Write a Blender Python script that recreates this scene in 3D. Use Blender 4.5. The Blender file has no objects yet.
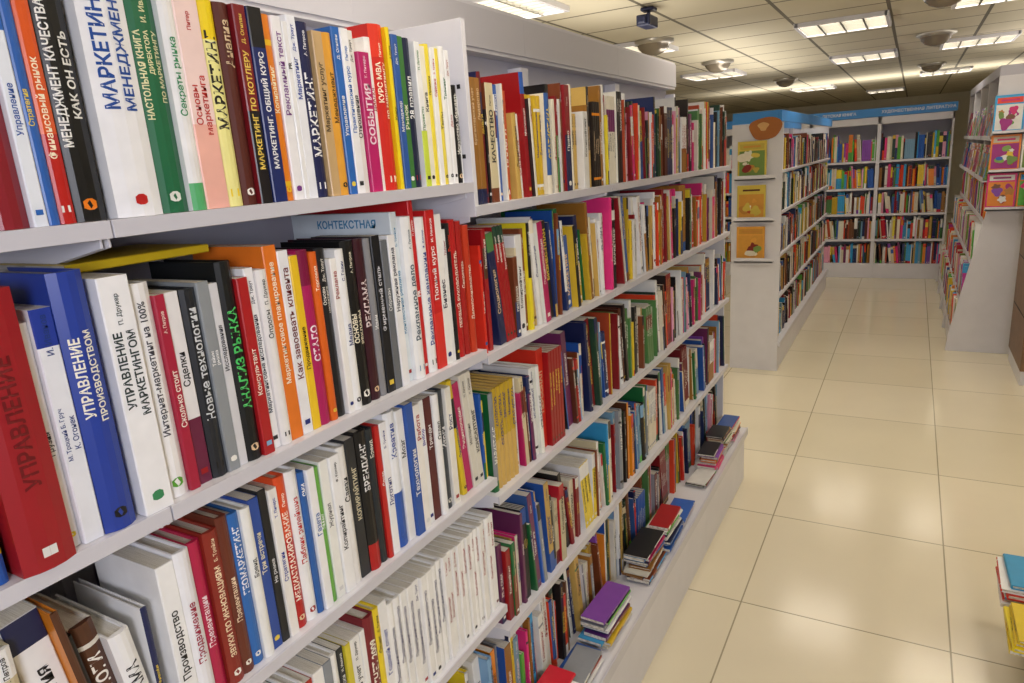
import bpy, math, random
import numpy as np
from mathutils import Vector, Matrix
rng = random.Random(11)
scene = bpy.context.scene
scene.view_settings.view_transform = 'Standard'
scene.view_settings.exposure = .40
H = 1.68   # camera height

# ------------------------------------------------------------------ materials
def lin(h):
    if isinstance(h, tuple): return h
    h = h.lstrip('#')
    r = []
    for i in (0, 2, 4):
        c = int(h[i:i+2], 16)/255
        r.append(c/12.92 if c <= .04045 else ((c+.055)/1.055)**2.4)
    return tuple(r)

def mat(name, col=None, rough=.5, metal=0, emis=None, estr=0, noise=0.0, nscale=8):
    m = bpy.data.materials.new(name); m.use_nodes = True
    nt = m.node_tree; b = nt.nodes['Principled BSDF']
    b.inputs['Roughness'].default_value = rough
    b.inputs['Metallic'].default_value = metal
    if col is not None:
        c = lin(col)
        b.inputs['Base Color'].default_value = (*c, 1)
        if noise > 0:
            tc = nt.nodes.new('ShaderNodeTexCoord'); n = nt.nodes.new('ShaderNodeTexNoise')
            n.inputs['Scale'].default_value = nscale; n.inputs['Detail'].default_value = 4
            r = nt.nodes.new('ShaderNodeValToRGB')
            r.color_ramp.elements[0].color = (*[x*(1-noise) for x in c], 1)
            r.color_ramp.elements[1].color = (*[min(1, x*(1+noise)) for x in c], 1)
            r.color_ramp.elements[0].position = .3; r.color_ramp.elements[1].position = .7
            nt.links.new(tc.outputs['Object'], n.inputs['Vector'])
            nt.links.new(n.outputs['Fac'], r.inputs['Fac'])
            nt.links.new(r.outputs['Color'], b.inputs['Base Color'])
    if emis is not None:
        b.inputs['Emission Color'].default_value = (*lin(emis), 1)
        b.inputs['Emission Strength'].default_value = estr
    return m

def cover_mat():
    m = bpy.data.materials.new('book_cover'); m.use_nodes = True
    nt = m.node_tree; b = nt.nodes['Principled BSDF']
    a = nt.nodes.new('ShaderNodeAttribute'); a.attribute_name = 'Col'
    tc = nt.nodes.new('ShaderNodeTexCoord'); n = nt.nodes.new('ShaderNodeTexNoise')
    n.inputs['Scale'].default_value = 35; n.inputs['Detail'].default_value = 2
    mr = nt.nodes.new('ShaderNodeMapRange')
    mr.inputs['To Min'].default_value = .86; mr.inputs['To Max'].default_value = 1.04
    mx = nt.nodes.new('ShaderNodeVectorMath'); mx.operation = 'SCALE'
    nt.links.new(tc.outputs['Object'], n.inputs['Vector'])
    nt.links.new(n.outputs['Fac'], mr.inputs['Value'])
    nt.links.new(a.outputs['Color'], mx.inputs[0]); nt.links.new(mr.outputs['Result'], mx.inputs['Scale'])
    nt.links.new(mx.outputs['Vector'], b.inputs['Base Color'])
    b.inputs['Roughness'].default_value = .36
    return m
def page_mat():
    m = bpy.data.materials.new('book_pages'); m.use_nodes = True
    nt = m.node_tree; b = nt.nodes['Principled BSDF']
    tc = nt.nodes.new('ShaderNodeTexCoord'); n = nt.nodes.new('ShaderNodeTexNoise')
    mp = nt.nodes.new('ShaderNodeMapping'); mp.inputs['Scale'].default_value = (6, 900, 30)
    r = nt.nodes.new('ShaderNodeValToRGB')
    r.color_ramp.elements[0].color = (.45, .41, .33, 1); r.color_ramp.elements[1].color = (.76, .73, .66, 1)
    r.color_ramp.elements[0].position = .3; r.color_ramp.elements[1].position = .6
    nt.links.new(tc.outputs['Object'], mp.inputs['Vector']); nt.links.new(mp.outputs['Vector'], n.inputs['Vector'])
    nt.links.new(n.outputs['Fac'], r.inputs['Fac']); nt.links.new(r.outputs['Color'], b.inputs['Base Color'])
    b.inputs['Roughness'].default_value = .8
    return m
M_COVER = cover_mat(); M_PAGE = page_mat()
M_WHITE = mat('shelf_white', '#dcdbe2', .38, noise=.03)
M_BACK = mat('shelf_back_grey', '#bebdca', .5, noise=.03)
M_RAIL = mat('shelf_rail', '#cecdd6', .3, metal=.1)
M_DARK = mat('dark_hole', '#1c1c20', .6)
M_BLUE = mat('sign_blue', '#3f8fdc', .4, noise=.05)
M_WOOD = mat('brown_wood', '#7a5c42', .5, noise=.2, nscale=14)
M_METAL = mat('grey_metal', '#b6b1a8', .35, metal=.6)
M_LOUVRE = mat('lamp_louvre', '#8a8880', .4, metal=.5)
M_GLASSY = mat('lamp_bowl', '#8a8072', .25, metal=.3)
M_LAMP = mat('lamp_diffuser', '#ffffff', .5, emis='#fff3e0', estr=8)
M_CAM = mat('camera_body', '#20284c', .4)

def tile_mat(name, c1, c2, cm, w, h, off, mortar, rough, bump=.1, spec=.5):
    m = bpy.data.materials.new(name); m.use_nodes = True
    nt = m.node_tree; b = nt.nodes['Principled BSDF']
    tc = nt.nodes.new('ShaderNodeTexCoord'); mp = nt.nodes.new('ShaderNodeMapping')
    mp.inputs['Location'].default_value = (off[0], off[1], 0)
    br = nt.nodes.new('ShaderNodeTexBrick'); br.offset = 0; br.squash = 1
    br.inputs['Scale'].default_value = 1; br.inputs['Brick Width'].default_value = w
    br.inputs['Row Height'].default_value = h; br.inputs['Mortar Size'].default_value = mortar
    br.inputs['Mortar Smooth'].default_value = .2
    br.inputs['Color1'].default_value = (*lin(c1), 1); br.inputs['Color2'].default_value = (*lin(c2), 1)
    br.inputs['Mortar'].default_value = (*lin(cm), 1)
    n = nt.nodes.new('ShaderNodeTexNoise'); n.inputs['Scale'].default_value = 2.2; n.inputs['Detail'].default_value = 6
    mr = nt.nodes.new('ShaderNodeMapRange'); mr.inputs['To Min'].default_value = .93; mr.inputs['To Max'].default_value = 1.05
    mx = nt.nodes.new('ShaderNodeVectorMath'); mx.operation = 'SCALE'
    bp = nt.nodes.new('ShaderNodeBump'); bp.inputs['Strength'].default_value = bump; bp.inputs['Distance'].default_value = .002
    bp.invert = True
    L = nt.links.new
    L(tc.outputs['Object'], mp.inputs['Vector']); L(mp.outputs['Vector'], br.inputs['Vector'])
    L(tc.outputs['Object'], n.inputs['Vector']); L(n.outputs['Fac'], mr.inputs['Value'])
    L(br.outputs['Color'], mx.inputs[0]); L(mr.outputs['Result'], mx.inputs['Scale'])
    L(mx.outputs['Vector'], b.inputs['Base Color'])
    L(br.outputs['Fac'], bp.inputs['Height']); L(bp.outputs['Normal'], b.inputs['Normal'])
    b.inputs['Roughness'].default_value = rough
    b.inputs['Specular IOR Level'].default_value = spec
    return m
M_FLOOR = tile_mat('floor_tiles', '#e6dcc4', '#dfd5bb', '#a39a80', .68, .72, (.4635, -2.39), .003, .16, .3, .55)
M_CEIL = tile_mat('ceiling_tiles', '#c8c0aa', '#bcb49f', '#5f594c', .6, .6, (.2, .1), .013, .8, .4)
M_WALL = mat('wall_paint', '#d8d2c4', .7, noise=.03)

# ------------------------------------------------------------------ mesh builder
class MB:
    def __init__(s): s.v = []; s.f = []; s.c = []; s.m = []
    def add(s, pts, faces, cols, mats):
        n = len(s.v); s.v.extend(pts)
        for f in faces: s.f.append(tuple(i+n for i in f))
        s.c.extend(cols); s.m.extend(mats)
    def box(s, a, b, m=0, col=(1, 1, 1)):
        x0, y0, z0 = a; x1, y1, z1 = b
        p = [(x0,y0,z0),(x1,y0,z0),(x1,y1,z0),(x0,y1,z0),(x0,y0,z1),(x1,y0,z1),(x1,y1,z1),(x0,y1,z1)]
        f = [(3,2,1,0),(4,5,6,7),(0,1,5,4),(1,2,6,5),(2,3,7,6),(3,0,4,7)]
        s.add(p, f, [col]*6, [m]*6)
    def build(s, name, mats, bevel=0, parent=None, smooth=False):
        me = bpy.data.meshes.new(name); me.from_pydata([tuple(p) for p in s.v], [], s.f)
        for m in mats: me.materials.append(m)
        me.polygons.foreach_set('material_index', s.m)
        at = me.attributes.new('Col', 'FLOAT_COLOR', 'FACE')
        arr = np.ones((len(s.f), 4), dtype=np.float32); arr[:, :3] = np.array(s.c, dtype=np.float32)
        at.data.foreach_set('color', arr.ravel())
        me.update()
        ob = bpy.data.objects.new(name, me); scene.collection.objects.link(ob)
        if bevel:
            bv = ob.modifiers.new('bevel', 'BEVEL'); bv.width = bevel; bv.segments = 2; bv.limit_method = 'ANGLE'
        if parent: ob.parent = parent
        return ob

# ------------------------------------------------------------------ text cache
_tc = {}
def text_geo(s):
    if s in _tc: return _tc[s]
    cu = bpy.data.curves.new('t', 'FONT'); cu.body = s; cu.size = 1; cu.resolution_u = 2; cu.offset = .028 if s.isupper() else .016
    ob = bpy.data.objects.new('t', cu); scene.collection.objects.link(ob)
    dg = bpy.context.evaluated_depsgraph_get(); dg.update()
    me = ob.evaluated_get(dg).to_mesh()
    v = np.array([tuple(x.co) for x in me.vertices], dtype=float).reshape(-1, 3)
    f = [tuple(p.vertices) for p in me.polygons]
    ob.evaluated_get(dg).to_mesh_clear()
    bpy.data.objects.remove(ob); bpy.data.curves.remove(cu)
    if len(v):
        v[:, 0] -= v[:, 0].min(); v[:, 1] -= (v[:, 1].min()+v[:, 1].max())/2
        res = (v, f, v[:, 0].max(), v[:, 1].max()*2)
    else: res = (v, f, 1, 1)
    _tc[s] = res
    return res

def put_text(mb, s, origin, xa, ya, size, col, fn=None):
    v, f, w, h = text_geo(s)
    if not len(v): return
    k = size/h
    P = origin[None, :]+v[:, 0:1]*k*xa[None, :]+v[:, 1:2]*k*ya[None, :]
    if fn is not None: P = P+fn(v[:, 1]*k)
    mb.add([tuple(p) for p in P], f, [col]*len(f), [0]*len(f))

TITLES = ['МАРКЕТИНГ','МЕНЕДЖМЕНТ','РЕКЛАМА','ОСНОВЫ РЕКЛАМЫ','АНАЛИЗ РЫНКА','УПРАВЛЕНИЕ','Управление персоналом','БРЕНДИНГ',
 'Стратегия продаж','Финансы','ЭКОНОМИКА','Логистика','ПРОДАЖИ','Деловые переговоры','ИНВЕСТИЦИИ','Бухгалтерский учет','КОНСАЛТИНГ',
 'Искусство убеждать','Практикум','Психология','СЕКРЕТЫ УСПЕХА','Лидерство','БИЗНЕС-ПЛАН','Геомаркетинг','Копирайтинг','PR и СМИ',
 'История','Теория игр','ПЕРСОНАЛ','КАЧЕСТВО','Большая книга','Электронная торговля','СТАТИСТИКА','Курс лекций','НАЛОГИ','Право',
 'Энциклопедия','Менеджер','Мотивация','ДЕНЬГИ','Медиапланирование','Бизнес в стиле','Социология','Философия','Учебник']
AUTH = ['Ф. Котлер','И. Иванов','А. Петров','Д. Огилви','Т. Питерс','Питер','С. Годин','П. Друкер','Дж. Траут','Б. Трейси']

PAL_BIZ = [('#f2f1ee',28),('#e9e5d8',9),('#151518',11),('#1d2550',9),('#2456a8',7),('#a8161c',9),('#d8301f',4),('#6d1420',6),
 ('#1f6b3a',4),('#e0861c',4),('#f0d02a',3),('#8e9299',5),('#5a3420',4),('#7fa8cc',4),('#c21a63',2),('#5b2f7a',1),('#d8cba6',4)]
PAL_DARK = [('#5c2a1a',8),('#7c4024',7),('#2b2320',7),('#1e4030',9),('#22305e',8),('#8b1a22',9),('#a3702c',7),('#cca85a',7),('#e8e0cb',12),
 ('#3a60a0',7),('#d0ac2c',5),('#4f8048',8),('#b84c2c',5),('#6e2c5a',3),('#16161a',7),('#f0ece2',8),('#7aa4c0',4)]
PAL_KIDS = [('#e0337e',8),('#f2a9c4',6),('#e84a2a',8),('#f5d23a',9),('#3fa4dd',8),('#62b64a',7),('#f4f1ea',14),('#8a4bb0',5),('#f28b2c',8),
 ('#2e5fb5',6),('#c92234',6),('#7a5136',4),('#e6dcc0',8)]
PAL_MIX = PAL_BIZ+PAL_DARK
def pick(pal):
    c = rng.choices([p[0] for p in pal], [p[1] for p in pal])[0]
    r, g, b = lin(c); k = rng.uniform(.8, 1.12)
    return (min(.85, r*k), min(.85, g*k), min(.85, b*k))
def lum(c): return .21*c[0]+.72*c[1]+.07*c[2]
def contrast(c):
    if lum(c) > .35: return lin(rng.choice(['#17171c', '#1d2f7a', '#a3141a', '#2a2a30', '#17171c']))
    return lin(rng.choice(['#f5f3ea', '#f5f3ea', '#f0d24a', '#f5f3ea', '#e8c9a0']))

def book(mb, P, r, o, u, t, h, dep, st):
    P = np.array(P, float)
    W = lambda a, b, c: tuple(P+r*a-o*b+u*c)
    hard = st['hard']; col = st['col']
    k = .0028 if hard else .0009
    k = min(k, t*.2)
    if hard:
        bul = min(.007, t*.2); n = 5
        prof = [(t*i/(n-1), bul*((2*i/(n-1)-1)**2)) for i in range(n)]
        bfun = lambda a: bul*((2*a/t-1)**2)
        b0 = bul
    else:
        e = min(.0014, t*.15)
        prof = [(0, e), (e, 0), (t-e, 0), (t, e)]
        bfun = lambda a: a*0
        b0 = e
    ins = .0045 if hard else .0004
    zs = [0.0]; zc = []
    for (f1, c) in st['bands']:
        zs.append(f1*h); zc.append(c)
    pts = []; nf = len(prof)
    for z in zs:
        for a, b in prof: pts.append(W(a, b, z))
    faces = []; cols = []; mats = []
    for j in range(len(zs)-1):
        for i in range(nf-1):
            faces.append((j*nf+i, j*nf+i+1, (j+1)*nf+i+1, (j+1)*nf+i)); cols.append(zc[j]); mats.append(0)
    n = len(pts)
    top = (len(zs)-1)*nf
    sc = st.get('side', col)
    pts += [W(0, dep, 0), W(0, dep, h), W(t, dep, 0), W(t, dep, h)]
    faces += [(n, 0, top, n+1), (nf-1, n+2, n+3, top+nf-1)]; cols += [sc, sc]; mats += [0, 0]
    q = len(pts)
    pts += [W(k, b0+k, h), W(k, dep, h), W(t-k, b0+k, h), W(t-k, dep, h)]
    faces += [(top, q, q+1, n+1), (q+2, top+nf-1, n+3, q+3)]; cols += [sc, sc]; mats += [0, 0]
    faces += [tuple([top+i for i in range(nf)]+[q+2, q])]; cols += [col]; mats += [0]
    q2 = len(pts)
    dp = dep-(.003 if hard else 0)
    pts += [W(k, b0+k, h-ins), W(k, dp, h-ins), W(t-k, b0+k, h-ins), W(t-k, dp, h-ins), W(k, dp, ins), W(t-k, dp, ins)]
    faces += [(q2, q2+2, q2+3, q2+1), (q2+1, q2+3, q2+5, q2+4)]; cols += [(.8, .8, .8)]*2; mats += [1, 1]
    if hard:
        faces += [(q, q2, q2+1, q+1), (q2+2, q+2, q+3, q2+3), (q, q+2, q2+2, q2)]; cols += [sc]*3; mats += [0]*3
    faces += [tuple(reversed(range(nf)))+(n, n+2)]; cols += [sc]; mats += [0]
    mb.add(pts, faces, cols, mats)
    eps = .0005
    if st.get('logo') is not None and t > .012:
        w = min(t*.25, .007); z0 = h*.05; a0 = t/2
        shp = ((-w, 0), (w, 0), (w, w*1.5), (-w, w*1.5)) if st.get('lsq') else ((-w, w*.3), (-w*.4, 0), (w*.4, 0), (w, w*.3), (w, w*1.3), (w*.4, w*1.7), (-w*.4, w*1.7), (-w, w*1.3))
        lp = [P+r*(a0+da)-o*(bfun(np.array(a0+da))-eps)+u*(z0+dz) for da, dz in shp]
        mb.add([tuple(x) for x in lp], [tuple(range(len(lp)))], [st['logo']], [0])
    if st.get('text'):
        lines = st['text']; nl = len(lines)
        zlo, zhi = st.get('tspan', (.14, .86))
        for i, (s, tcx) in enumerate(lines):
            v, f, w, hh = text_geo(s)
            size = min(t*.58/nl, .016)
            if w*size/hh > (zhi-zlo)*h: size = (zhi-zlo)*h*hh/w
            L = w*size/hh
            ac = t*(i+.5)/nl*(.84)+t*.08
            zc0 = zlo*h+((zhi-zlo)*h-L)*st.get('tal', .5)
            fn = lambda yy, ac=ac: -(bfun(ac-yy))[:, None]*o[None, :]+eps*o[None, :]
            put_text(mb, s, P+r*ac+u*zc0, u, -r, size, tcx, fn)
        if st.get('auth'):
            v, f, w, hh = text_geo(st['auth'])
            size = min(t*.4, .007)
            if w*size/hh > h*.2: size = h*.2*hh/w
            fn = lambda yy: -(bfun(t/2-yy))[:, None]*o[None, :]+eps*o[None, :]
            if zhi*h+.008+w*size/hh < h-.004:
                put_text(mb, st['auth'], P+r*t/2+u*(zhi*h+.008), u, -r, size, lines[0][1], fn)

def mkstyle(pal, text=True, col=None, title=None, tcol=None, c2=None, band=None, hard=None):
    c = lin(col) if col else pick(pal)
    hard = (rng.random() < .40) if hard is None else hard
    c2 = lin(c2) if c2 else pick(pal)
    b = rng.random() if band is None else band
    if b < .40: bands = [(1, c)]
    elif b < .55: bands = [(rng.uniform(.78, .9), c), (1, c2)]
    elif b < .68: f = rng.uniform(.1, .25); bands = [(f, c2), (1, c)]
    elif b < .80: bands = [(.08, c), (.11, c2), (.84, c), (.87, c2), (1, c)]
    elif b < .90: bands = [(.60, c), (.85, c2), (1, c)]
    else: bands = [(rng.uniform(.35, .6), c2), (1, c)]
    tc = lin(tcol) if tcol else contrast(c)
    st = dict(col=c, hard=hard, bands=bands, side=c if rng.random() < .75 else c2)
    if text:
        if title is None: title = rng.choice(TITLES)
        ls = title.split('|')
        st['text'] = [(s, tc) for s in ls]
        st['tspan'] = (.18, .78) if rng.random() < .6 else (.3, .92); st['tal'] = rng.choice([.5, .5, 1])
        if rng.random() < .6: st['auth'] = rng.choice(AUTH)
    if rng.random() < .6: st['logo'] = contrast(c) if rng.random() < .5 else c2
    st['lsq'] = rng.random() < .5
    return st

def fill(mb, P0, r, o, length, hmin, hmax, pal, specs=(), text=True, tmin=.010, tmax=.034, dep=.15, setback=(0, .018), lean=.12, end_specs=False):
    u = np.array((0, 0, 1.)); r = np.array(r, float); o = np.array(o, float); P0 = np.array(P0, float)
    tot = sum(s[0] for s in specs)+.0006*len(specs)
    state = dict(n=0)
    base_h = [rng.uniform(hmin, hmax)]
    def one():
        if state['n'] <= 0:
            state['n'] = rng.randint(2, 5) if rng.random() < .09 else 1
            state['st'] = mkstyle(pal, text)
            state['t'] = min(tmax*1.6, max(tmin, rng.gauss((tmin+tmax)/2, (tmax-tmin)/1.9)))
            if state['n'] > 1: state['t'] = min(state['t'], .02)
            if rng.random() < .45: base_h[0] = rng.uniform(hmin, hmax)
            state['h'] = min(hmax, max(hmin, base_h[0]+rng.gauss(0, .018))); state['sb'] = rng.uniform(*setback)
            state['lg'] = ('lean', math.radians(rng.uniform(2, 10)), rng.randint(2, 7)) if rng.random() < lean/3 else None
            state['run'] = state['n'] > 1
        lg = state['lg']; state['lg'] = None; state['n'] -= 1
        st2 = dict(state['st'])
        if text and state['run']: st2['text'] = [(rng.choice(TITLES), st2['text'][0][1])]
        return (state['t'], state['h'], st2, state['sb'], lg)
    sp = []
    for s in specs:
        t, h, c, title, tc = s[:5]; kw = s[5] if len(s) > 5 else {}
        kw = dict(kw); sb = kw.pop('sb', rng.uniform(0, .008)); logo = kw.pop('logo', None); d = kw.pop('dep', None)
        st = mkstyle(pal, text, col=c, title=title or rng.choice(TITLES), tcol=tc, band=kw.pop('band', .1), **kw)
        st['side'] = st['col']
        if logo: st['logo'] = lin(logo)
        if d: st['dep'] = d
        sp.append((t, h, st, sb, None))
    def place(x, item):
        nonlocal th, cnt
        t, h, st, sb, lg = item
        if cnt <= 0: th = 0
        if lg and cnt <= 0:
            th = lg[1]; x += h*math.sin(th); cnt = lg[2]
        w = t/math.cos(th)
        if x+w > xmax[0]: return None
        cnt -= 1
        u2 = u*math.cos(th)-r*math.sin(th); r2 = r*math.cos(th)+u*math.sin(th)
        d = st.get('dep', dep*rng.uniform(.88, 1.05))
        book(mb, P0+r*x-o*sb+u*.0005, r2, o, u2, t, h, d, st)
        return x+w+.0006
    th = 0; cnt = 0; x = 0.0; xmax = [length]
    if not end_specs:
        for it in sp:
            nx = place(x, it)
            if nx is not None: x = nx
        fails = 0
        while fails < 4:
            it = one(); nx = place(x, it)
            if nx is None:
                fails += 1; th = 0; cnt = 0
                state['n'] = 0
            else: x = nx
        if length-x > .008:
            it = one(); place(x, (length-x-.001, it[1], it[2], it[3], None))
    else:
        xmax = [length-tot-.001]; fails = 0
        while fails < 3:
            it = one(); nx = place(x, it)
            if nx is None: fails += 1; th = 0; cnt = 0; state['n'] = 0
            else: x = nx
        xmax = [length+.01]; x = length-tot-.001; th = 0; cnt = 0
        for it in sp: x = place(x, it)

def flat_stack(mb, P, r_len, o, n, pal, text=True, z=0, lmin=.19, lmax=.26, dmin=.13, dmax=.17, rot=0, tr=(.006, .018)):
    P = np.array(P, float)
    for i in range(n):
        a = math.radians(rng.uniform(-rot, rot)); ca, sa = math.cos(a), math.sin(a)
        R2 = lambda v: np.array((v[0]*ca-v[1]*sa, v[0]*sa+v[1]*ca, 0.))
        oo = R2(o); rl = R2(r_len)
        t = rng.uniform(*tr); st = mkstyle(pal, text)
        off = np.array(r_len, float)*rng.uniform(-.004, .016)-np.array(o, float)*rng.uniform(0, .02)
        book(mb, P+np.array((0, 0, z))+off, np.array((0, 0, 1.)), oo, rl, t, rng.uniform(lmin, lmax), rng.uniform(dmin, dmax), st)
        z += t+.0006
    return z

# ------------------------------------------------------------------ room shell
def slab(name, a, b, m):
    mb = MB(); mb.box(a, b); return mb.build(name, [m])
X0, X1, Y0, Y1, ZC = -5.5, 5.0, -4.0, 18.0, 2.5
slab('floor', (X0, Y0, -.1), (X1, Y1, 0), M_FLOOR)
slab('ceiling', (X0, Y0, ZC), (X1, Y1, ZC+.1), M_CEIL)
slab('wall_left', (X0-.1, Y0, 0), (X0, Y1, ZC), M_WALL)
slab('wall_right', (X1, Y0, 0), (X1+.1, Y1, ZC), M_WALL)
slab('wall_back', (X0, Y1, 0), (X1, Y1+.1, ZC), M_WALL)
slab('wall_front', (X0, Y0-.1, 0), (X1, Y0, ZC), M_WALL)

# ------------------------------------------------------------------ first shelving run
EDG = [-.30, .445, 1.18, 1.92, 2.68, 3.45]
XF, XB = -.755, -1.06        # shelf front / back panel
SH_A = [H-.030, H-.372, H-.665, H-.985, .30]
SH_B = [H-.078, H-.388, H-.715, H-1.06, .285]
LEV = [SH_A, SH_A, SH_B, SH_B, SH_B]
TZ = 1.95

def shelf_unit(name, y0, y1, levels, xf, xb, topz, basef, holes=True, head=True, near=None, far=None):
    mb = MB(); p = .014
    for a, b in ((y0, y0+.022), (y1-.022, y1)):
        mb.box((xb, a, 0), (xb+.045, b, topz), 0)
    mb.box((xb-.012, y0, 0), (xb, y1, topz+.02 if head else topz), 1)
    if near: mb.box((xb+.045, y0, near[0]), (xf+.002, y0+p, near[1]), 0)
    if far: mb.box((xb+.045, y1-p, far[0]), (xf-.02, y1, far[1]), 0)
    for z in levels[:-1]:
        mb.box((xb+.001, y0+.001, z-.016), (xf, y1-.001, z), 0)
        mb.box((xf, y0+.001, z-.019), (xf+.004, y1-.001, z+.0005), 2)
        for yy in (y0+.003, y1-.006):
            pr = [(xb+.045, z-.075), (xb+.045, z-.016), (xf-.015, z-.016), (xf-.015, z-.030)]
            mb.add([(x, yy, zz) for x, zz in pr]+[(x, yy+.003, zz) for x, zz in pr],
                   [(0, 3, 2, 1), (4, 5, 6, 7), (0, 1, 5, 4), (1, 2, 6, 5), (2, 3, 7, 6), (3, 0, 4, 7)], [(1, 1, 1)]*6, [0]*6)
    z = levels[-1]
    mb.box((xb, y0, z-.025), (basef, y1, z), 0)
    mb.box((basef-.03, y0, .0), (basef-.012, y1, z-.025), 0)
    mb.box((basef-.001, y0, z-.035), (basef+.006, y1, z+.004), 2)
    for a in (y0, y1-.012): mb.box((xb, a, 0), (basef-.03, a+.012, z-.025), 0)
    if holes:
        zz = .4
        while zz < topz-.03:
            for yy in (y0+.05, y1-.05):
                mb.box((xb, yy-.002, zz-.004), (xb+.0012, yy+.002, zz+.004), 3)
            zz += .05
        if near:
            for zz in (H+.15, H+.02):
                mb.box((xf-.018, y0-.0008, zz-.004), (xf-.010, y0+.001, zz+.004), 3)
    if head:
        mb.box((xb-.02, y0, topz+.02), (xb+.045, y1, topz+.14), 0)
        mb.box((xb+.045, y0, topz+.03), (xb+.05, y1, topz+.13), 2)
    return mb.build(name, [M_WHITE, M_BACK, M_RAIL, M_DARK], bevel=.0015)
for i in range(5):
    shelf_unit('bookshelf_unit', EDG[i], EDG[i+1], LEV[i], XF, XB, TZ, -.655, near=(SH_B[0]-.02, TZ) if i == 2 else None, far=(.3, TZ-.1) if i == 4 else None)

R = (0, 1, 0); O = (1, 0, 0)
xs = XF-.006
SP = {}
SP[(0,0)] = [(.028,.235,'#7d1a24','ФИНАНСЫ','#f3e6da'),(.034,.24,'#8c1c28','ФИНАНСОВЫЙ|МЕНЕДЖМЕНТ','#f3e6da'),(.014,.235,'#e8edf5','Управление','#2050a0',{'band':.5,'c2':'#2a66b8'}),
  (.012,.24,'#2f62b0','Стратегия',None),(.018,.24,'#e2591c','Финансовый рынок','#fff0d0',{'band':.95,'c2':'#c01f1a'}),(.036,.245,'#141414','МЕНЕДЖМЕНТ КАЧЕСТВА|КАК ОН ЕСТЬ','#f0efe8',{'logo':'#f08018','hard':True})]
SP[(0,1)] = [(.052,.290,'#9c1a24','УПРАВЛЕНИЕ','#6d1018',{'hard':True,'sb':-.016}),(.014,.25,'#f2f0ec','Грузия','#1a1a1a'),(.022,.262,'#e8eaf0','М. Троцкий Б. Груч|К. Огонек','#223a7a',{'band':.5,'c2':'#223a9a'}),
  (.036,.295,'#27409c','УПРАВЛЕНИЕ|ПРОИЗВОДСТВОМ','#f4f0e0',{'hard':True,'sb':-.006})]
SP[(1,0)] = [(.055,.262,'#f3f3f5','МАРКЕТИНГ|МЕНЕДЖМЕНТ','#1c4c9c',{'hard':True,'logo':'#c02020'}),(.038,.262,'#1f6a44','НАСТОЛЬНАЯ КНИГА|ДИРЕКТОРА|ПО МАРКЕТИНГУ','#e6e2b0',{'hard':True,'logo':'#e8e8e0'}),
 (.020,.255,'#f0efee','Секреты рынка','#1f8a50',{'band':.6,'c2':'#57b070'}),(.034,.26,'#f6d9d2','Основы|маркетинга','#c0281e',{'band':.95,'c2':'#f4b8a8'}),(.026,.255,'#f4ef9c','МАРКЕТИНГ','#1a1a1a',{'band':.5,'c2':'#f5d81a'}),
 (.022,.25,'#5a2820','Анализ','#e0c8a0',{'hard':True}),(.020,.25,'#7c1820','МАРКЕТИНГ ПО КОТЛЕРУ','#f0d060',{'band':.95,'c2':'#18141a'}),(.024,.25,'#1c2a66','МАРКЕТИНГ. ОБЩИЙ КУРС','#f4f4f4',{'band':.5,'c2':'#18181c'}),
 (.017,.245,'#e8821c','Копирайтинг','#fff6d0',{'band':.7,'c2':'#f0c020'}),(.018,.245,'#f3f2f4','Рекламный текст','#7a3a8c',{'logo':'#7a3a8c'}),(.010,.24,'#f0f0f0','PR','#202020'),(.018,.25,'#eef0f6','Маркетинг','#2040a0'),
 (.026,.245,'#1e2450','МАРКЕТИНГ','#f5f5f5',{'hard':True,'logo':'#f0f0f0'}),(.020,.235,'#c9a878','Маркетинг услуг','#40301c'),(.018,.235,'#e8a63a','Менеджмент','#3a2410'),(.017,.245,'#2a68b8','Управление','#f4f4f4'),(.018,.245,'#f4f4f6','Практический курс','#2a68b8'),(.016,.245,'#eae6e0','Отношения','#1e1e24'),
 (.026,.215,'#c01f6a','СОБЫТИЯ','#f8e0ec',{'hard':False}),(.015,.24,'#f6f4f0','ДИАЛОГ','#a01818'),(.034,.262,'#d42a22','КУРС МВА|по маркетингу','#fff4d8',{'band':.5,'c2':'#e83c28','hard':True,'logo':'#f8e8d0'}),(.010,.26,'#f0d61e','Класс','#202020'),(.016,.25,'#2f5aa4','Менеджер','#f0f0f0'),(.018,.25,'#3f7a3c','Рынок','#f0ecd0'),
 (.024,.25,'#1c2440','28 правил','#f4f4f4',{'hard':True}),(.016,.245,'#f2f2f0','Проекты','#2a7a30',{'band':.95,'c2':'#cfe04a'}),(.016,.24,'#f1ecd6','Книга','#30302a'),(.012,.245,'#f3df44','Продажи','#202020'),(.014,.24,'#f4f4f4','Сделка','#c02020'),(.014,.24,'#ecd850','Тесты','#202020'),(.016,.245,'#f2f2f2','Тренинг','#207040'),(.014,.24,'#f4f4f4','Дело','#a02020')]
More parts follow.
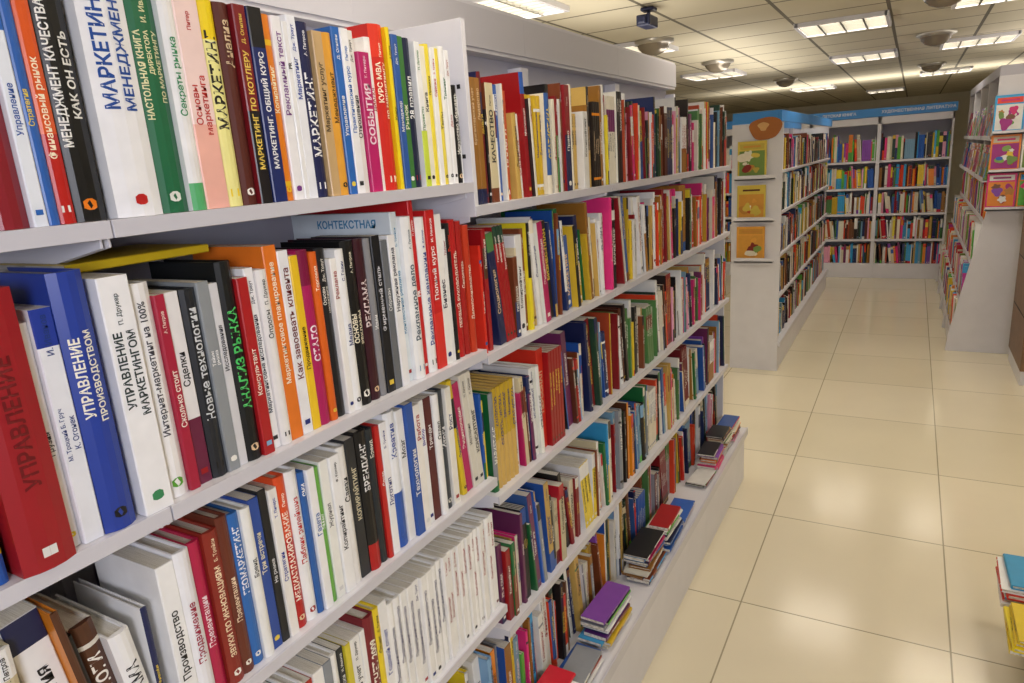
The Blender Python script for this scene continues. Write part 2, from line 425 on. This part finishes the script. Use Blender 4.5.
SP[(1,1)] = [(.036,.282,'#f2f2f4','УПРАВЛЕНИЕ|МАРКЕТИНГОМ','#2a3a3a',{'hard':False,'logo':'#3a8a5a','sb':-.006}),(.030,.268,'#f0efef','Интернет-маркетинг на 100%','#3a3a44',{'logo':'#58a030'}),(.014,.25,'#a8203c','Сколько стоит','#f2e4d8'),
 (.020,.25,'#e8e6e6','Сделки','#202020',{'band':.95,'c2':'#6a2040'}),(.022,.25,'#23262c','Новые технологии','#d8dce0',{'hard':True}),(.018,.255,'#8f9498','Тайны|рынка','#f5f5f5'),(.014,.25,'#d8d8dc','Исследования','#20202a'),(.024,.275,'#15181a','АНАЛИЗ РЫНКА','#4fd06a',{'hard':True}),
 (.018,.25,'#b01c22','Консультант','#f4e8d8'),(.016,.26,'#f3f3f5','Маркетинговые исследования','#202840'),(.018,.255,'#eceae8','Опросы','#303030'),(.024,.285,'#e87a26','Маркетинговое планирование','#fff2dc'),(.020,.275,'#efeff2','Как завоевать клиента','#702020'),(.016,.265,'#f0c628','Продвижение','#302010'),
 (.022,.27,'#b01c5c','СТАЛО','#f6e6ee',{'band':.5,'c2':'#801040'}),(.014,.265,'#e0651c','Торговля','#fff0dc'),(.020,.268,'#1b1b1e','Основы|маркетинга','#e8e4d8'),(.014,.25,'#f5f3f0','Реклама','#a02018'),(.018,.262,'#f0f0f0','Медиа','#203070'),(.030,.272,'#121214','ОСНОВЫ|РЕКЛАМЫ','#f2ead0',{'hard':True}),
 (.022,.272,'#3c1420','РЕКЛАМА','#e8d8d8',{'hard':True}),(.016,.27,'#8c8c90','Идеи','#f4f4f4'),(.022,.272,'#14161e','Фирменный стиль','#d8d8e0'),(.018,.262,'#6a6e74','Образы','#e0e0e0'),(.020,.268,'#f0f0f2','Наружная реклама','#28283c'),
 (.018,.305,'#dfe8ee','Контекстная реклама','#3b86b4',{'sb':.012,'dep':.235}),(.028,.295,'#f2f2f2','Рекламное дело','#28485c',{'sb':0,'hard':True,'dep':.22}),(.014,.322,'#c81e22','PR','#ffffff',{'sb':.008,'dep':.27}),
 (.026,.29,'#f4f4f4','Рекламные кампании','#283c90',{'hard':True}),(.028,.30,'#cf2022','Полный курс','#ffffff',{'band':.95,'c2':'#e03028'}),(.022,.29,'#f3f2f0','Бизнес','#222244'),(.012,.26,'#f0f0f0','Тренинг','#a01818'),(.014,.27,'#1a1a1e','Рынок','#e04028'),(.024,.275,'#b81c1e','ПЕРВЫЙ РУКОВОДИТЕЛЬ','#f8e8d8',{'hard':True}),(.018,.27,'#a8201e','Секретарь','#f8e8d8'),(.02,.26,'#c23a20','Делопроизводство','#f8e8d8')]
SP[(1,2)] = [(.024,.22,'#f2f2f2','Производство','#202020'),(.022,.225,'#eeeef2','Продвижение','#a02040'),(.020,.225,'#b8204a','Презентации','#f4e0e4'),(.022,.23,'#8c2a1e','ЗВУКИ ПО ИННОВАЦИЯМ','#f4dcb8',{'hard':True}),(.018,.24,'#6a3020','Презентации','#f0d8b8'),
 (.018,.235,'#2d6ab4','ГЕОМАРКЕТИНГ','#f2f2f8'),(.016,.235,'#f0f0ec','Бренд','#202020'),(.018,.24,'#2b4c9c','Три встречи','#f0e8c0'),(.014,.245,'#1a1c20','На рынке','#e0e0e0'),(.016,.24,'#f2eee8','Стратегии','#2038a0'),(.020,.25,'#e05024','МЕДИАПЛАНИРОВАНИЕ','#fff0e0',{'band':.95,'c2':'#b81c1c'}),
 (.022,.25,'#f5f5f5','Паблик рилейшнз','#c01c1c'),(.012,.24,'#2a5fa8','СМИ','#ffffff'),(.016,.24,'#f3f3f3','Газета','#2a5fa8'),(.012,.235,'#6cae48','Эффект','#ffffff'),(.018,.24,'#f2f2ec','Журнал','#404040'),(.022,.24,'#f4f4f4','Копирайтинг','#18181c'),(.020,.245,'#eceae6','Связи','#18181c'),
 (.022,.25,'#2a2c30','КОПИРАЙТИНГ','#d8d0b0'),(.026,.255,'#141416','БРЕНДИНГ','#f0f0f0',{'band':.6,'c2':'#b01818','hard':True}),(.018,.25,'#222a30','Бренд','#f0f0e0'),(.012,.25,'#c02420','Слово','#ffffff'),(.018,.25,'#f4f4f6','Логотип','#203080'),(.030,.26,'#f2f4f8','Креатив','#2848a0',{'band':.95,'c2':'#2c58b0'}),
 (.020,.255,'#f0f0f0','Мозг','#202020'),(.022,.26,'#2b56a8','Технологии','#f6f6f6'),(.020,.25,'#f3f0ea','Работа','#b02020'),(.018,.25,'#f3f3f3','Выбор','#2020a0'),(.022,.25,'#5a1c20','Тренды','#f8f8f8'),(.020,.25,'#f3f3f3','Отдел','#202020'),(.022,.25,'#3a4048','Итоги','#f0f0f0'),(.02,.25,'#f0ede4','Рост','#203070')]
wh = lambda t, s, c='#202020': (t, .235, '#f4f3f0', s, c)
SP[(1,3)] = [wh(.02,'Аудит'),wh(.016,'Учет','#a02020'),(.018,.22,'#c9c6bc','Баланс','#303030'),wh(.022,'Налоги','#2040a0'),(.014,.225,'#2a3a34','Право','#f0f0f0'),wh(.018,'Кадры'),(.012,.22,'#e0c22a','Закон','#202020'),wh(.02,'Отчет','#207040'),(.02,.23,'#1b1b20','Контроль','#f0f0f0'),
 wh(.018,'Финансы'),(.016,.23,'#b83020','Деньги','#ffffff'),wh(.022,'Банки','#2040a0'),(.018,.235,'#8a9098','Анализ','#f0f0f0'),wh(.016,'Сметы'),(.014,.235,'#20242c','Риски','#e8e8e8'),(.012,.235,'#d8c838','Цены','#202020'),
 wh(.024,'Бухгалтерский учет'),wh(.012,'Право','#c02020'),(.026,.25,'#7c1824','ОТЧЕТ 2009','#f6f0e0',{'hard':True}),(.016,.25,'#f0d428','Отчет','#202020'),(.022,.25,'#f4f4f4','Годовой отчет','#2040a0')]+[wh(.018,'Предпринимательство','#202060') for _ in range(9)]+[wh(.016,'Консультант','#a02020') for _ in range(12)]
def book_boundary(i, k):
    if i == 1: return .412 if k else .460
    return EDG[i]
for i in range(5):
    mb = MB(); lv = LEV[i]
    for k in range(5):
        y0 = book_boundary(i, k)+.005; y1 = book_boundary(i+1, k)-.003
        if i == 2: y0 += .012
        if i == 4: y1 -= .014
        clear = TZ-lv[0] if k == 0 else lv[k-1]-lv[k]-.022
        hmax = min(clear-.012, .275)
        if k == 0: hmax = .25 if i < 2 else .275
        pal = PAL_BIZ if i < 2 else (PAL_MIX if i < 3 else PAL_DARK+PAL_KIDS[:4]+PAL_BIZ[:3])
        if i >= 2 and k >= 3: pal = PAL_MIX+PAL_MIX+PAL_KIDS
        sp = SP.get((i, k), [])
        yy0 = y0+(.012 if (i == 2 and k == 0) else 0)
        fill(mb, (xs if k < 4 else xs-.02, yy0, lv[k]), R, O, y1-yy0, hmax-.09, hmax-.002, pal, specs=sp, text=True,
             tmin=.006 if i >= 2 else .008, tmax=.021 if i >= 2 else .026, end_specs=(i == 0), lean=.55 if k else .08,
             setback=(0, .022) if k < 4 else (0, .03))
    y0 = EDG[i]+.006; y1 = EDG[i+1]-.003
    if i >= 2:
        yy = y0+.01
        while yy < y1-.17:
            ln = rng.uniform(.15, .21)
            if yy+ln > y1: break
            flat_stack(mb, (-.668, yy+ln, lv[4]+.006), (0, -1, 0), O, rng.randint(3, 11), PAL_KIDS+PAL_MIX, lmin=ln-.03, lmax=ln, dmin=.07, dmax=.085, rot=3, tr=(.004, .013))
            yy += ln+rng.uniform(.008, .025)
    if i == 1:
        u = np.array((0, 0, 1.)); ox = np.array((1., 0, 0))
        acc = book_boundary(1, 1)+.005
        for s in SP[(1,1)]:
            if s[1] == .305: break
            acc += s[0]+.0006
        put_text(mb, 'КОНТЕКСТНАЯ', np.array((xs-.012-.17, acc-.0008, lv[1]+.287)), ox, u, .015, lin('#3b86b4'))
        flat_stack(mb, (xs-.06, book_boundary(1, 1)+.205, lv[1]+.2835), (0, -1, 0), O, 1, [('#e0c01e', 1)], text=False, lmin=.19, lmax=.19)
    mb.build('shelved_books', [M_COVER, M_PAGE])

# ------------------------------------------------------------------ second shelving run
def poster_cover(mb, P, r, u, w, h, pal):
    P = np.array(P, float); r = np.array(r, float); u = np.array(u, float); n = np.cross(r, u)
    bg = pick(pal)
    def q(a, b, c, d, col, e):
        pts = [P+r*a+u*b+n*e, P+r*c+u*b+n*e, P+r*c+u*d+n*e, P+r*a+u*d+n*e]
        mb.add([tuple(p) for p in pts], [(0, 1, 2, 3)], [col], [0])
    def blob(a, b, rad, col, e, sq=1):
        ph = rng.uniform(0, 6); kk = rng.choice([2, 3, 5])
        pts = [P+r*(a+rad*(1+.22*math.sin(kk*t+ph))*math.cos(t))+u*(b+rad*sq*(1+.22*math.sin(kk*t+ph))*math.sin(t))+n*e for t in np.linspace(0, 2*math.pi, 20, endpoint=False)]
        mb.add([tuple(p) for p in pts], [tuple(range(20))], [col], [0])
    pts = [P, P+r*w, P+r*w+u*h, P+u*h]; back = [p-n*.014 for p in pts]
    mb.add([tuple(p) for p in pts+back], [(0,1,2,3),(4,0,3,7),(1,5,6,2),(3,2,6,7),(4,5,1,0),(7,6,5,4)], [bg]*6, [0, 0, 0, 1, 1, 0])
    q(w*.08, h*.78, w*.92, h*.93, pick(pal), .0006)
    q(w*.06, h*.06, w*.94, h*.74, pick(pal), .0006)
    e = .0012
    for _ in range(8):
        blob(w*rng.uniform(.2, .8), h*rng.uniform(.16, .64), w*rng.uniform(.06, .2), pick(pal), e, rng.uniform(.7, 1.2)); e += .0004
    q(w*.2, h*.83, w*.8, h*.88, pick(pal), .0018)

XF2, XB2 = -.83, -1.15
LV2 = [1.50, 1.20, .88, .56, .22]
E2 = [5.40, 6.27, 7.14, 8.01, 8.88]
for i in range(4):
    shelf_unit('bookshelf_unit', E2[i], E2[i+1], LV2, XF2, XB2, 1.84, -.80, holes=False, head=False, near=(.2, 1.84) if i == 0 else None, far=(.2, 1.84) if i == 3 else None)
    mb = MB()
    for k in range(5):
        a = .018 if i == 0 else .004
        fill(mb, (XF2-.008, E2[i]+a, LV2[k]), R, O, E2[i+1]-E2[i]-a-.018, .19, .27, PAL_DARK+PAL_DARK+PAL_BIZ[:3]+PAL_KIDS[:6], text=(i < 2), lean=.2, tmin=.010, tmax=.03)
    mb.build('shelved_books', [M_COVER, M_PAGE])
mb = MB(); mb.box((XF2-.012, 5.375, 1.842), (XF2+.008, 8.90, 1.92), 0); mb.box((XB2-.01, 5.375, 1.842), (XF2-.012, 5.39, 1.92), 0); mb.box((XB2-.01, 5.39, 1.842), (XB2+.005, 8.90, 1.92), 0)
mb.build('blue_shelf_sign', [M_BLUE], bevel=.003)
mb = MB()
PO = [('#c98a3a', 14), ('#e8e0cb', 12), ('#e0a040', 10), ('#8b2a22', 8), ('#5c2a1a', 6), ('#d8c050', 8), ('#c8502c', 6), ('#7a9a4a', 5)]
mb.box((XB2-.012, 5.380, 0), (XF2+.02, 5.399, 1.84), 1, (.9, .9, .9))
for z, hgt in ((1.46, .26), (1.16, .25), (.86, .25)):
    mb.box((XB2+.02, 5.325, z-.015), (XF2-.02, 5.3795, z-.005), 1, (.8, .8, .8))
    mb.box((XB2+.02, 5.325, z-.015), (XF2-.02, 5.329, z+.02), 1, (.8, .8, .8))
    poster_cover(mb, (XB2+.035, 5.35, z), (1, 0, 0), (0, 0, 1), .20, hgt, PO)
pts = [(-.93+.11*(1+.10*math.sin(3*t))*math.cos(t), 5.370, 1.80+.085*(1+.12*math.sin(2*t+1))*math.sin(t)) for t in np.linspace(0, 2*math.pi, 28, endpoint=False)]
bk = [(x, 5.374, z) for x, y, z in pts]; n = 28
mb.add(pts+bk, [tuple(range(n))]+[(j, (j+1) % n, (j+1) % n+n, j+n) for j in range(n)], [lin('#b06a2c')]*(n+1), [0]*(n+1))
pts = [(-.945+.035*(1+.3*math.sin(3*t))*math.cos(t), 5.3695, 1.815+.03*math.sin(t)) for t in np.linspace(0, 2*math.pi, 16, endpoint=False)]
mb.add(pts, [tuple(range(16))], [lin('#e0b070')], [0])
mb.build('face_out_book_display', [M_COVER, M_WHITE])

# ------------------------------------------------------------------ back shelving
YB = 9.6; LV3 = [1.42, 1.10, .79, .48, .18]; TB = 1.92
EX = [-2.62, -1.87, -1.12, -.37, .38]
for i in range(4):
    mb = MB(); a, b = EX[i], EX[i+1]
    for x0, x1 in ((a, a+.02), (b-.02, b)): mb.box((x0, YB-.02, 0), (x1, YB+.3, TB), 0)
    mb.box((a, YB+.28, 0), (b, YB+.3, TB), 1)
    mb.box((a+.02, YB-.01, 0), (b-.02, YB+.01, .155), 0)
    for z in LV3: mb.box((a+.02, YB-.01, z-.025), (b-.02, YB+.28, z), 0)
    mb.box((a, YB-.02, TB-.08), (b, YB+.3, TB), 0)
    mb.build('wall_bookshelf', [M_WHITE, M_BACK], bevel=.002)
    mb = MB()
    for k, z in enumerate(LV3):
        fill(mb, (a+.022, YB+.01, z+.001), (1, 0, 0), (0, -1, 0), b-a-.044, .20 if k else .22, .27 if k else .33, PAL_KIDS if (i < 3 and k < 2) else PAL_KIDS+PAL_DARK, text=False, tmin=.010, tmax=.028, lean=.2)
    mb.build('shelved_books', [M_COVER, M_PAGE])
mb = MB(); mb.box((-2.62, YB-.03, TB+.003), (.40, YB+.1, TB+.10), 0, (1, 1, 1))
mb.build('blue_wall_sign', [M_BLUE], bevel=.003)
mb = MB()
for s, x in (('ХУДОЖЕСТВЕННАЯ ЛИТЕРАТУРА', -.36), ('ДЕТСКАЯ КНИГА', -1.0)):
    put_text(mb, s, np.array((x, YB-.032, TB+.052)), np.array((1., 0, 0)), np.array((0, 0, 1.)), .042, lin('#e8eef8'))
mb.build('sign_lettering', [M_COVER])
# ------------------------------------------------------------------ right slanted shelving
ER = [6.3, 7.1, 7.9, 8.7, 9.45]
LR = [(1.62, .52), (1.32, .50), (1.02, .49), (.72, .43), (.42, .38), (.16, .34)]
PM = PAL_KIDS+[('#f4f1ea', 14), ('#7fa04a', 10), ('#c98a3a', 10), ('#b02c8a', 8)]
for i in range(4):
    mb = MB(); y0, y1 = ER[i], ER[i+1]
    prof = [(.32, 0), (.86, 0), (.86, 2.05), (.50, 2.05), (.505, 1.1), (.33, .14)]
    for ya, yb in ((y0, y0+.02), (y1-.02, y1)):
        n = len(prof)
        mb.add([(x, ya, z) for x, z in prof]+[(x, yb, z) for x, z in prof],
               [tuple(range(n)), tuple(reversed(range(n, 2*n)))]+[(j, j+n, (j+1) % n+n, (j+1) % n) for j in range(n)], [(1, 1, 1)]*(n+2), [0]*(n+2))
    mb.box((.84, y0+.02, 0), (.86, y1-.02, 2.05), 1)
    for z, x in LR:
        mb.box((x, y0+.02, z-.02), (.84, y1-.02, z), 0)
        mb.box((x-.004, y0+.02, z-.02), (x, y1-.02, z+.02), 0)
    mb.box((.345, y0+.02, 0), (.36, y1-.02, .14), 0)
    mb.box((.50, y0, 2.05), (.86, y1, 2.12), 1)
    mb.build('slanted_bookshelf', [M_WHITE, M_BACK], bevel=.002)
    mb = MB()
    for z, x in LR:
        if z > 1.1:
            yy = y1-.03
            while yy-.18 > y0+.02:
                poster_cover(mb, (x-.03, yy, z+.003), (0, -1, 0), (.12, 0, .993), .17, .25, PM); yy -= .186
            mb.box((x-.040, y0+.022, z-.012), (x-.004, y1-.022, z-.004), 0, (.7, .7, .74)); mb.box((x-.044, y0+.022, z-.012), (x-.040, y1-.022, z+.02), 0, (.7, .7, .74))
            fill(mb, (x+.05, y1-.022, z+.001), (0, -1, 0), (-1, 0, 0), y1-y0-.044, .20, .24, PM, text=False, tmin=.008, tmax=.03, lean=.0)
        else:
            fill(mb, (x+.005, y1-.022, z+.001), (0, -1, 0), (-1, 0, 0), y1-y0-.044, .20, .275, PM, text=False, tmin=.008, tmax=.03, lean=.3)
    mb.build('shelved_books', [M_COVER, M_PAGE])
mb = MB()
for row, z in enumerate((1.12, 1.39, 1.66)):
    x = .485
    for w in (.18, .18):
        poster_cover(mb, (x, 6.262-.001*row, z), (1, 0, 0), (0, 0, 1), w, .255, PM); x += .187
    mb.box((.485, 6.235, z-.018), (.86, 6.299, z-.008), 1); mb.box((.485, 6.235, z-.018), (.86, 6.238, z+.010), 1)
mb.build('magazine_display', [M_COVER, M_WHITE])

mb = MB()
mb.box((.72, 5.50, .0), (1.5, 6.15, .10), 1); mb.box((.715, 5.49, .10), (1.5, 6.16, 1.38), 0)
mb.box((.70, 5.47, 1.38), (1.52, 6.18, 1.41), 0)
for z in (.45, .8, 1.12): mb.box((.711, 5.53, z), (.716, 6.12, z+.006), 2)
mb.build('wooden_cabinet', [M_WOOD, M_WHITE, M_DARK], bevel=.003)

mb = MB()
mb.box((.41, 2.02, .12), (1.05, 2.56, .14), 0)
for x in (.43, 1.0):
    for y in (2.05, 2.50): mb.box((x, y, 0), (x+.025, y+.025, .12), 0)
mb.box((.405, 2.02, .135), (.411, 2.56, .165), 0)
mb.build('low_display_stand', [M_WHITE], bevel=.002)
mb = MB()
yel = [('#f2d21c', 1)]; red = [('#d8281e', 3), ('#f4f4f4', 2), ('#2f9bd0', 1)]
flat_stack(mb, (.345, 2.43, .1665), (0, -1, 0), (-1, 0, 0), 4, yel, lmin=.20, lmax=.22, dmin=.2, dmax=.22, rot=2)
flat_stack(mb, (.345, 2.68, .1665), (0, -1, 0), (-1, 0, 0), 6, red, lmin=.2, lmax=.22, dmin=.2, dmax=.22, rot=2)
mb.build('stacked_books', [M_COVER, M_PAGE])

# ------------------------------------------------------------------ ceiling fixtures
def fixture(x, y):
    s = .285; z = ZC
    mb = MB()
    mb.add([(x-s, y-s, z-.008), (x-s, y+s, z-.008), (x+s, y+s, z-.008), (x+s, y-s, z-.008)], [(0, 1, 2, 3)], [(1, 1, 1)], [1])
    for a in (-1, 1):
        mb.box((x+a*s-.012, y-s-.012, z-.03), (x+a*s+.012, y+s+.012, z-.001), 0)
        mb.box((x-s, y+a*s-.012, z-.03), (x+s, y+a*s+.012, z-.001), 0)
    for t in (-.142, 0, .142): mb.box((x+t-.006, y-s, z-.03), (x+t+.006, y+s, z-.010), 2)
    for j in range(-3, 4): mb.box((x-s, y+j*.071-.003, z-.03), (x+s, y+j*.071+.003, z-.010), 2)
    mb.build('ceiling_light_panel', [M_WHITE, M_LAMP, M_LOUVRE])
for x, y in [(-2.0,-1.3),(-.5,-1.3),(1.0,-1.3),(-2.0,1.1),(-.5,1.1),(1.0,1.1),(-2.0,3.5),(-.5,3.5),(1.0,3.5),(-2.0,5.6),(-.5,5.9),(.45,5.5),
             (-.5,8.3),(.45,8.1),(-2.0,8.3),(-1.4,12.1),(.3,11.5),(-.5,14.5),(2.4,3.5),(2.4,7),(-3.6,3.5),(-3.6,7)]:
    fixture(x, y)
def dome(x, y):
    mb = MB(); ns = 24
    prof = [(.15, 0), (.15, -.02), (.12, -.03), (.11, -.055), (.08, -.085), (.04, -.10), (0.0, -.104)]
    pts = []; faces = []
    for rr, zz in prof:
        for j in range(ns): pts.append((x+rr*math.cos(2*math.pi*j/ns), y+rr*math.sin(2*math.pi*j/ns), ZC-.001+zz))
    for a in range(len(prof)-1):
        for j in range(ns): faces.append((a*ns+j, a*ns+(j+1) % ns, (a+1)*ns+(j+1) % ns, (a+1)*ns+j))
    mb.add(pts, faces, [(1, 1, 1)]*len(faces), [0 if f[0] < 2*ns else 1 for f in faces])
    ob = mb.build('ceiling_dome_lamp', [M_METAL, M_GLASSY])
    for p in ob.data.polygons: p.use_smooth = True
for x, y in [(.1, 5.1), (.1, 7.2), (.12, 10.2), (-1.75, 5.4), (-1.7, 7.2), (-1.5, 10.0)]: dome(x, y)
mb = MB()
mb.box((-1.43, 4.17, ZC-.02), (-1.35, 4.25, ZC-.0005), 0); mb.box((-1.40, 4.20, ZC-.05), (-1.38, 4.22, ZC-.02), 0)
mb.box((-1.43, 4.10, ZC-.11), (-1.35, 4.26, ZC-.05), 0); mb.box((-1.415, 4.07, ZC-.10), (-1.365, 4.10, ZC-.06), 0)
mb.build('security_camera', [M_CAM], bevel=.008)

# ------------------------------------------------------------------ lights
def area(name, loc, target, sx, sy, power, col):
    l = bpy.data.lights.new(name, 'AREA'); l.shape = 'RECTANGLE'; l.size = sx; l.size_y = sy; l.energy = power; l.color = col
    ob = bpy.data.objects.new(name, l); scene.collection.objects.link(ob); ob.location = loc
    ob.rotation_euler = (Vector(target)-Vector(loc)).to_track_quat('-Z', 'Y').to_euler()
area('camera_flash_light', (.75, -.9, 1.8), (-.8, 1.8, 1.3), .5, .5, 21, (.88, .89, 1))
WARM = (1, .93, .82)
area('ceiling_fill_light', (-1.6, 2.2, 1.95), (-1.6, 2.21, 3), .4, 4.5, 19, WARM)  # this and the next four: added unseen uplights that brighten the ceiling, no shop fixtures
area('ceiling_fill_light', (-1.45, 7.2, 1.9), (-1.45, 7.21, 3), .2, 3.3, 15, WARM)
area('ceiling_fill_light', (1.3, 7.5, 2.0), (1.3, 7.51, 3), .4, 4, 22, WARM)
area('ceiling_fill_light', (1.9, 2.5, 2.0), (1.9, 2.51, 3), .4, 4, 26, WARM)
area('ceiling_fill_light', (-.6, 11.5, 2.0), (-.6, 11.51, 3), 4, .5, 28, WARM)
w = bpy.data.worlds.new('w'); scene.world = w; w.use_nodes = True
w.node_tree.nodes['Background'].inputs[0].default_value = (.9, .92, 1, 1); w.node_tree.nodes['Background'].inputs[1].default_value = .3

# ------------------------------------------------------------------ camera
f = 690.0
VP = np.array(((915-512)/f, (341-135)/f, -1.0)); F = VP/np.linalg.norm(VP)
Hp = np.array(((-512)/f, (341-(135+.07*915))/f, -1.0))
U = np.cross(F, Hp); U /= np.linalg.norm(U)
if U[1] < 0: U = -U
Rt = np.cross(F, U)
M = Matrix(((Rt[0], Rt[1], Rt[2], 0), (F[0], F[1], F[2], 0), (U[0], U[1], U[2], H), (0, 0, 0, 1)))
cd = bpy.data.cameras.new('camera'); cd.sensor_width = 36; cd.lens = f/1024*36; cd.clip_start = .02
cam = bpy.data.objects.new('camera', cd); scene.collection.objects.link(cam); cam.matrix_world = M
scene.camera = cam
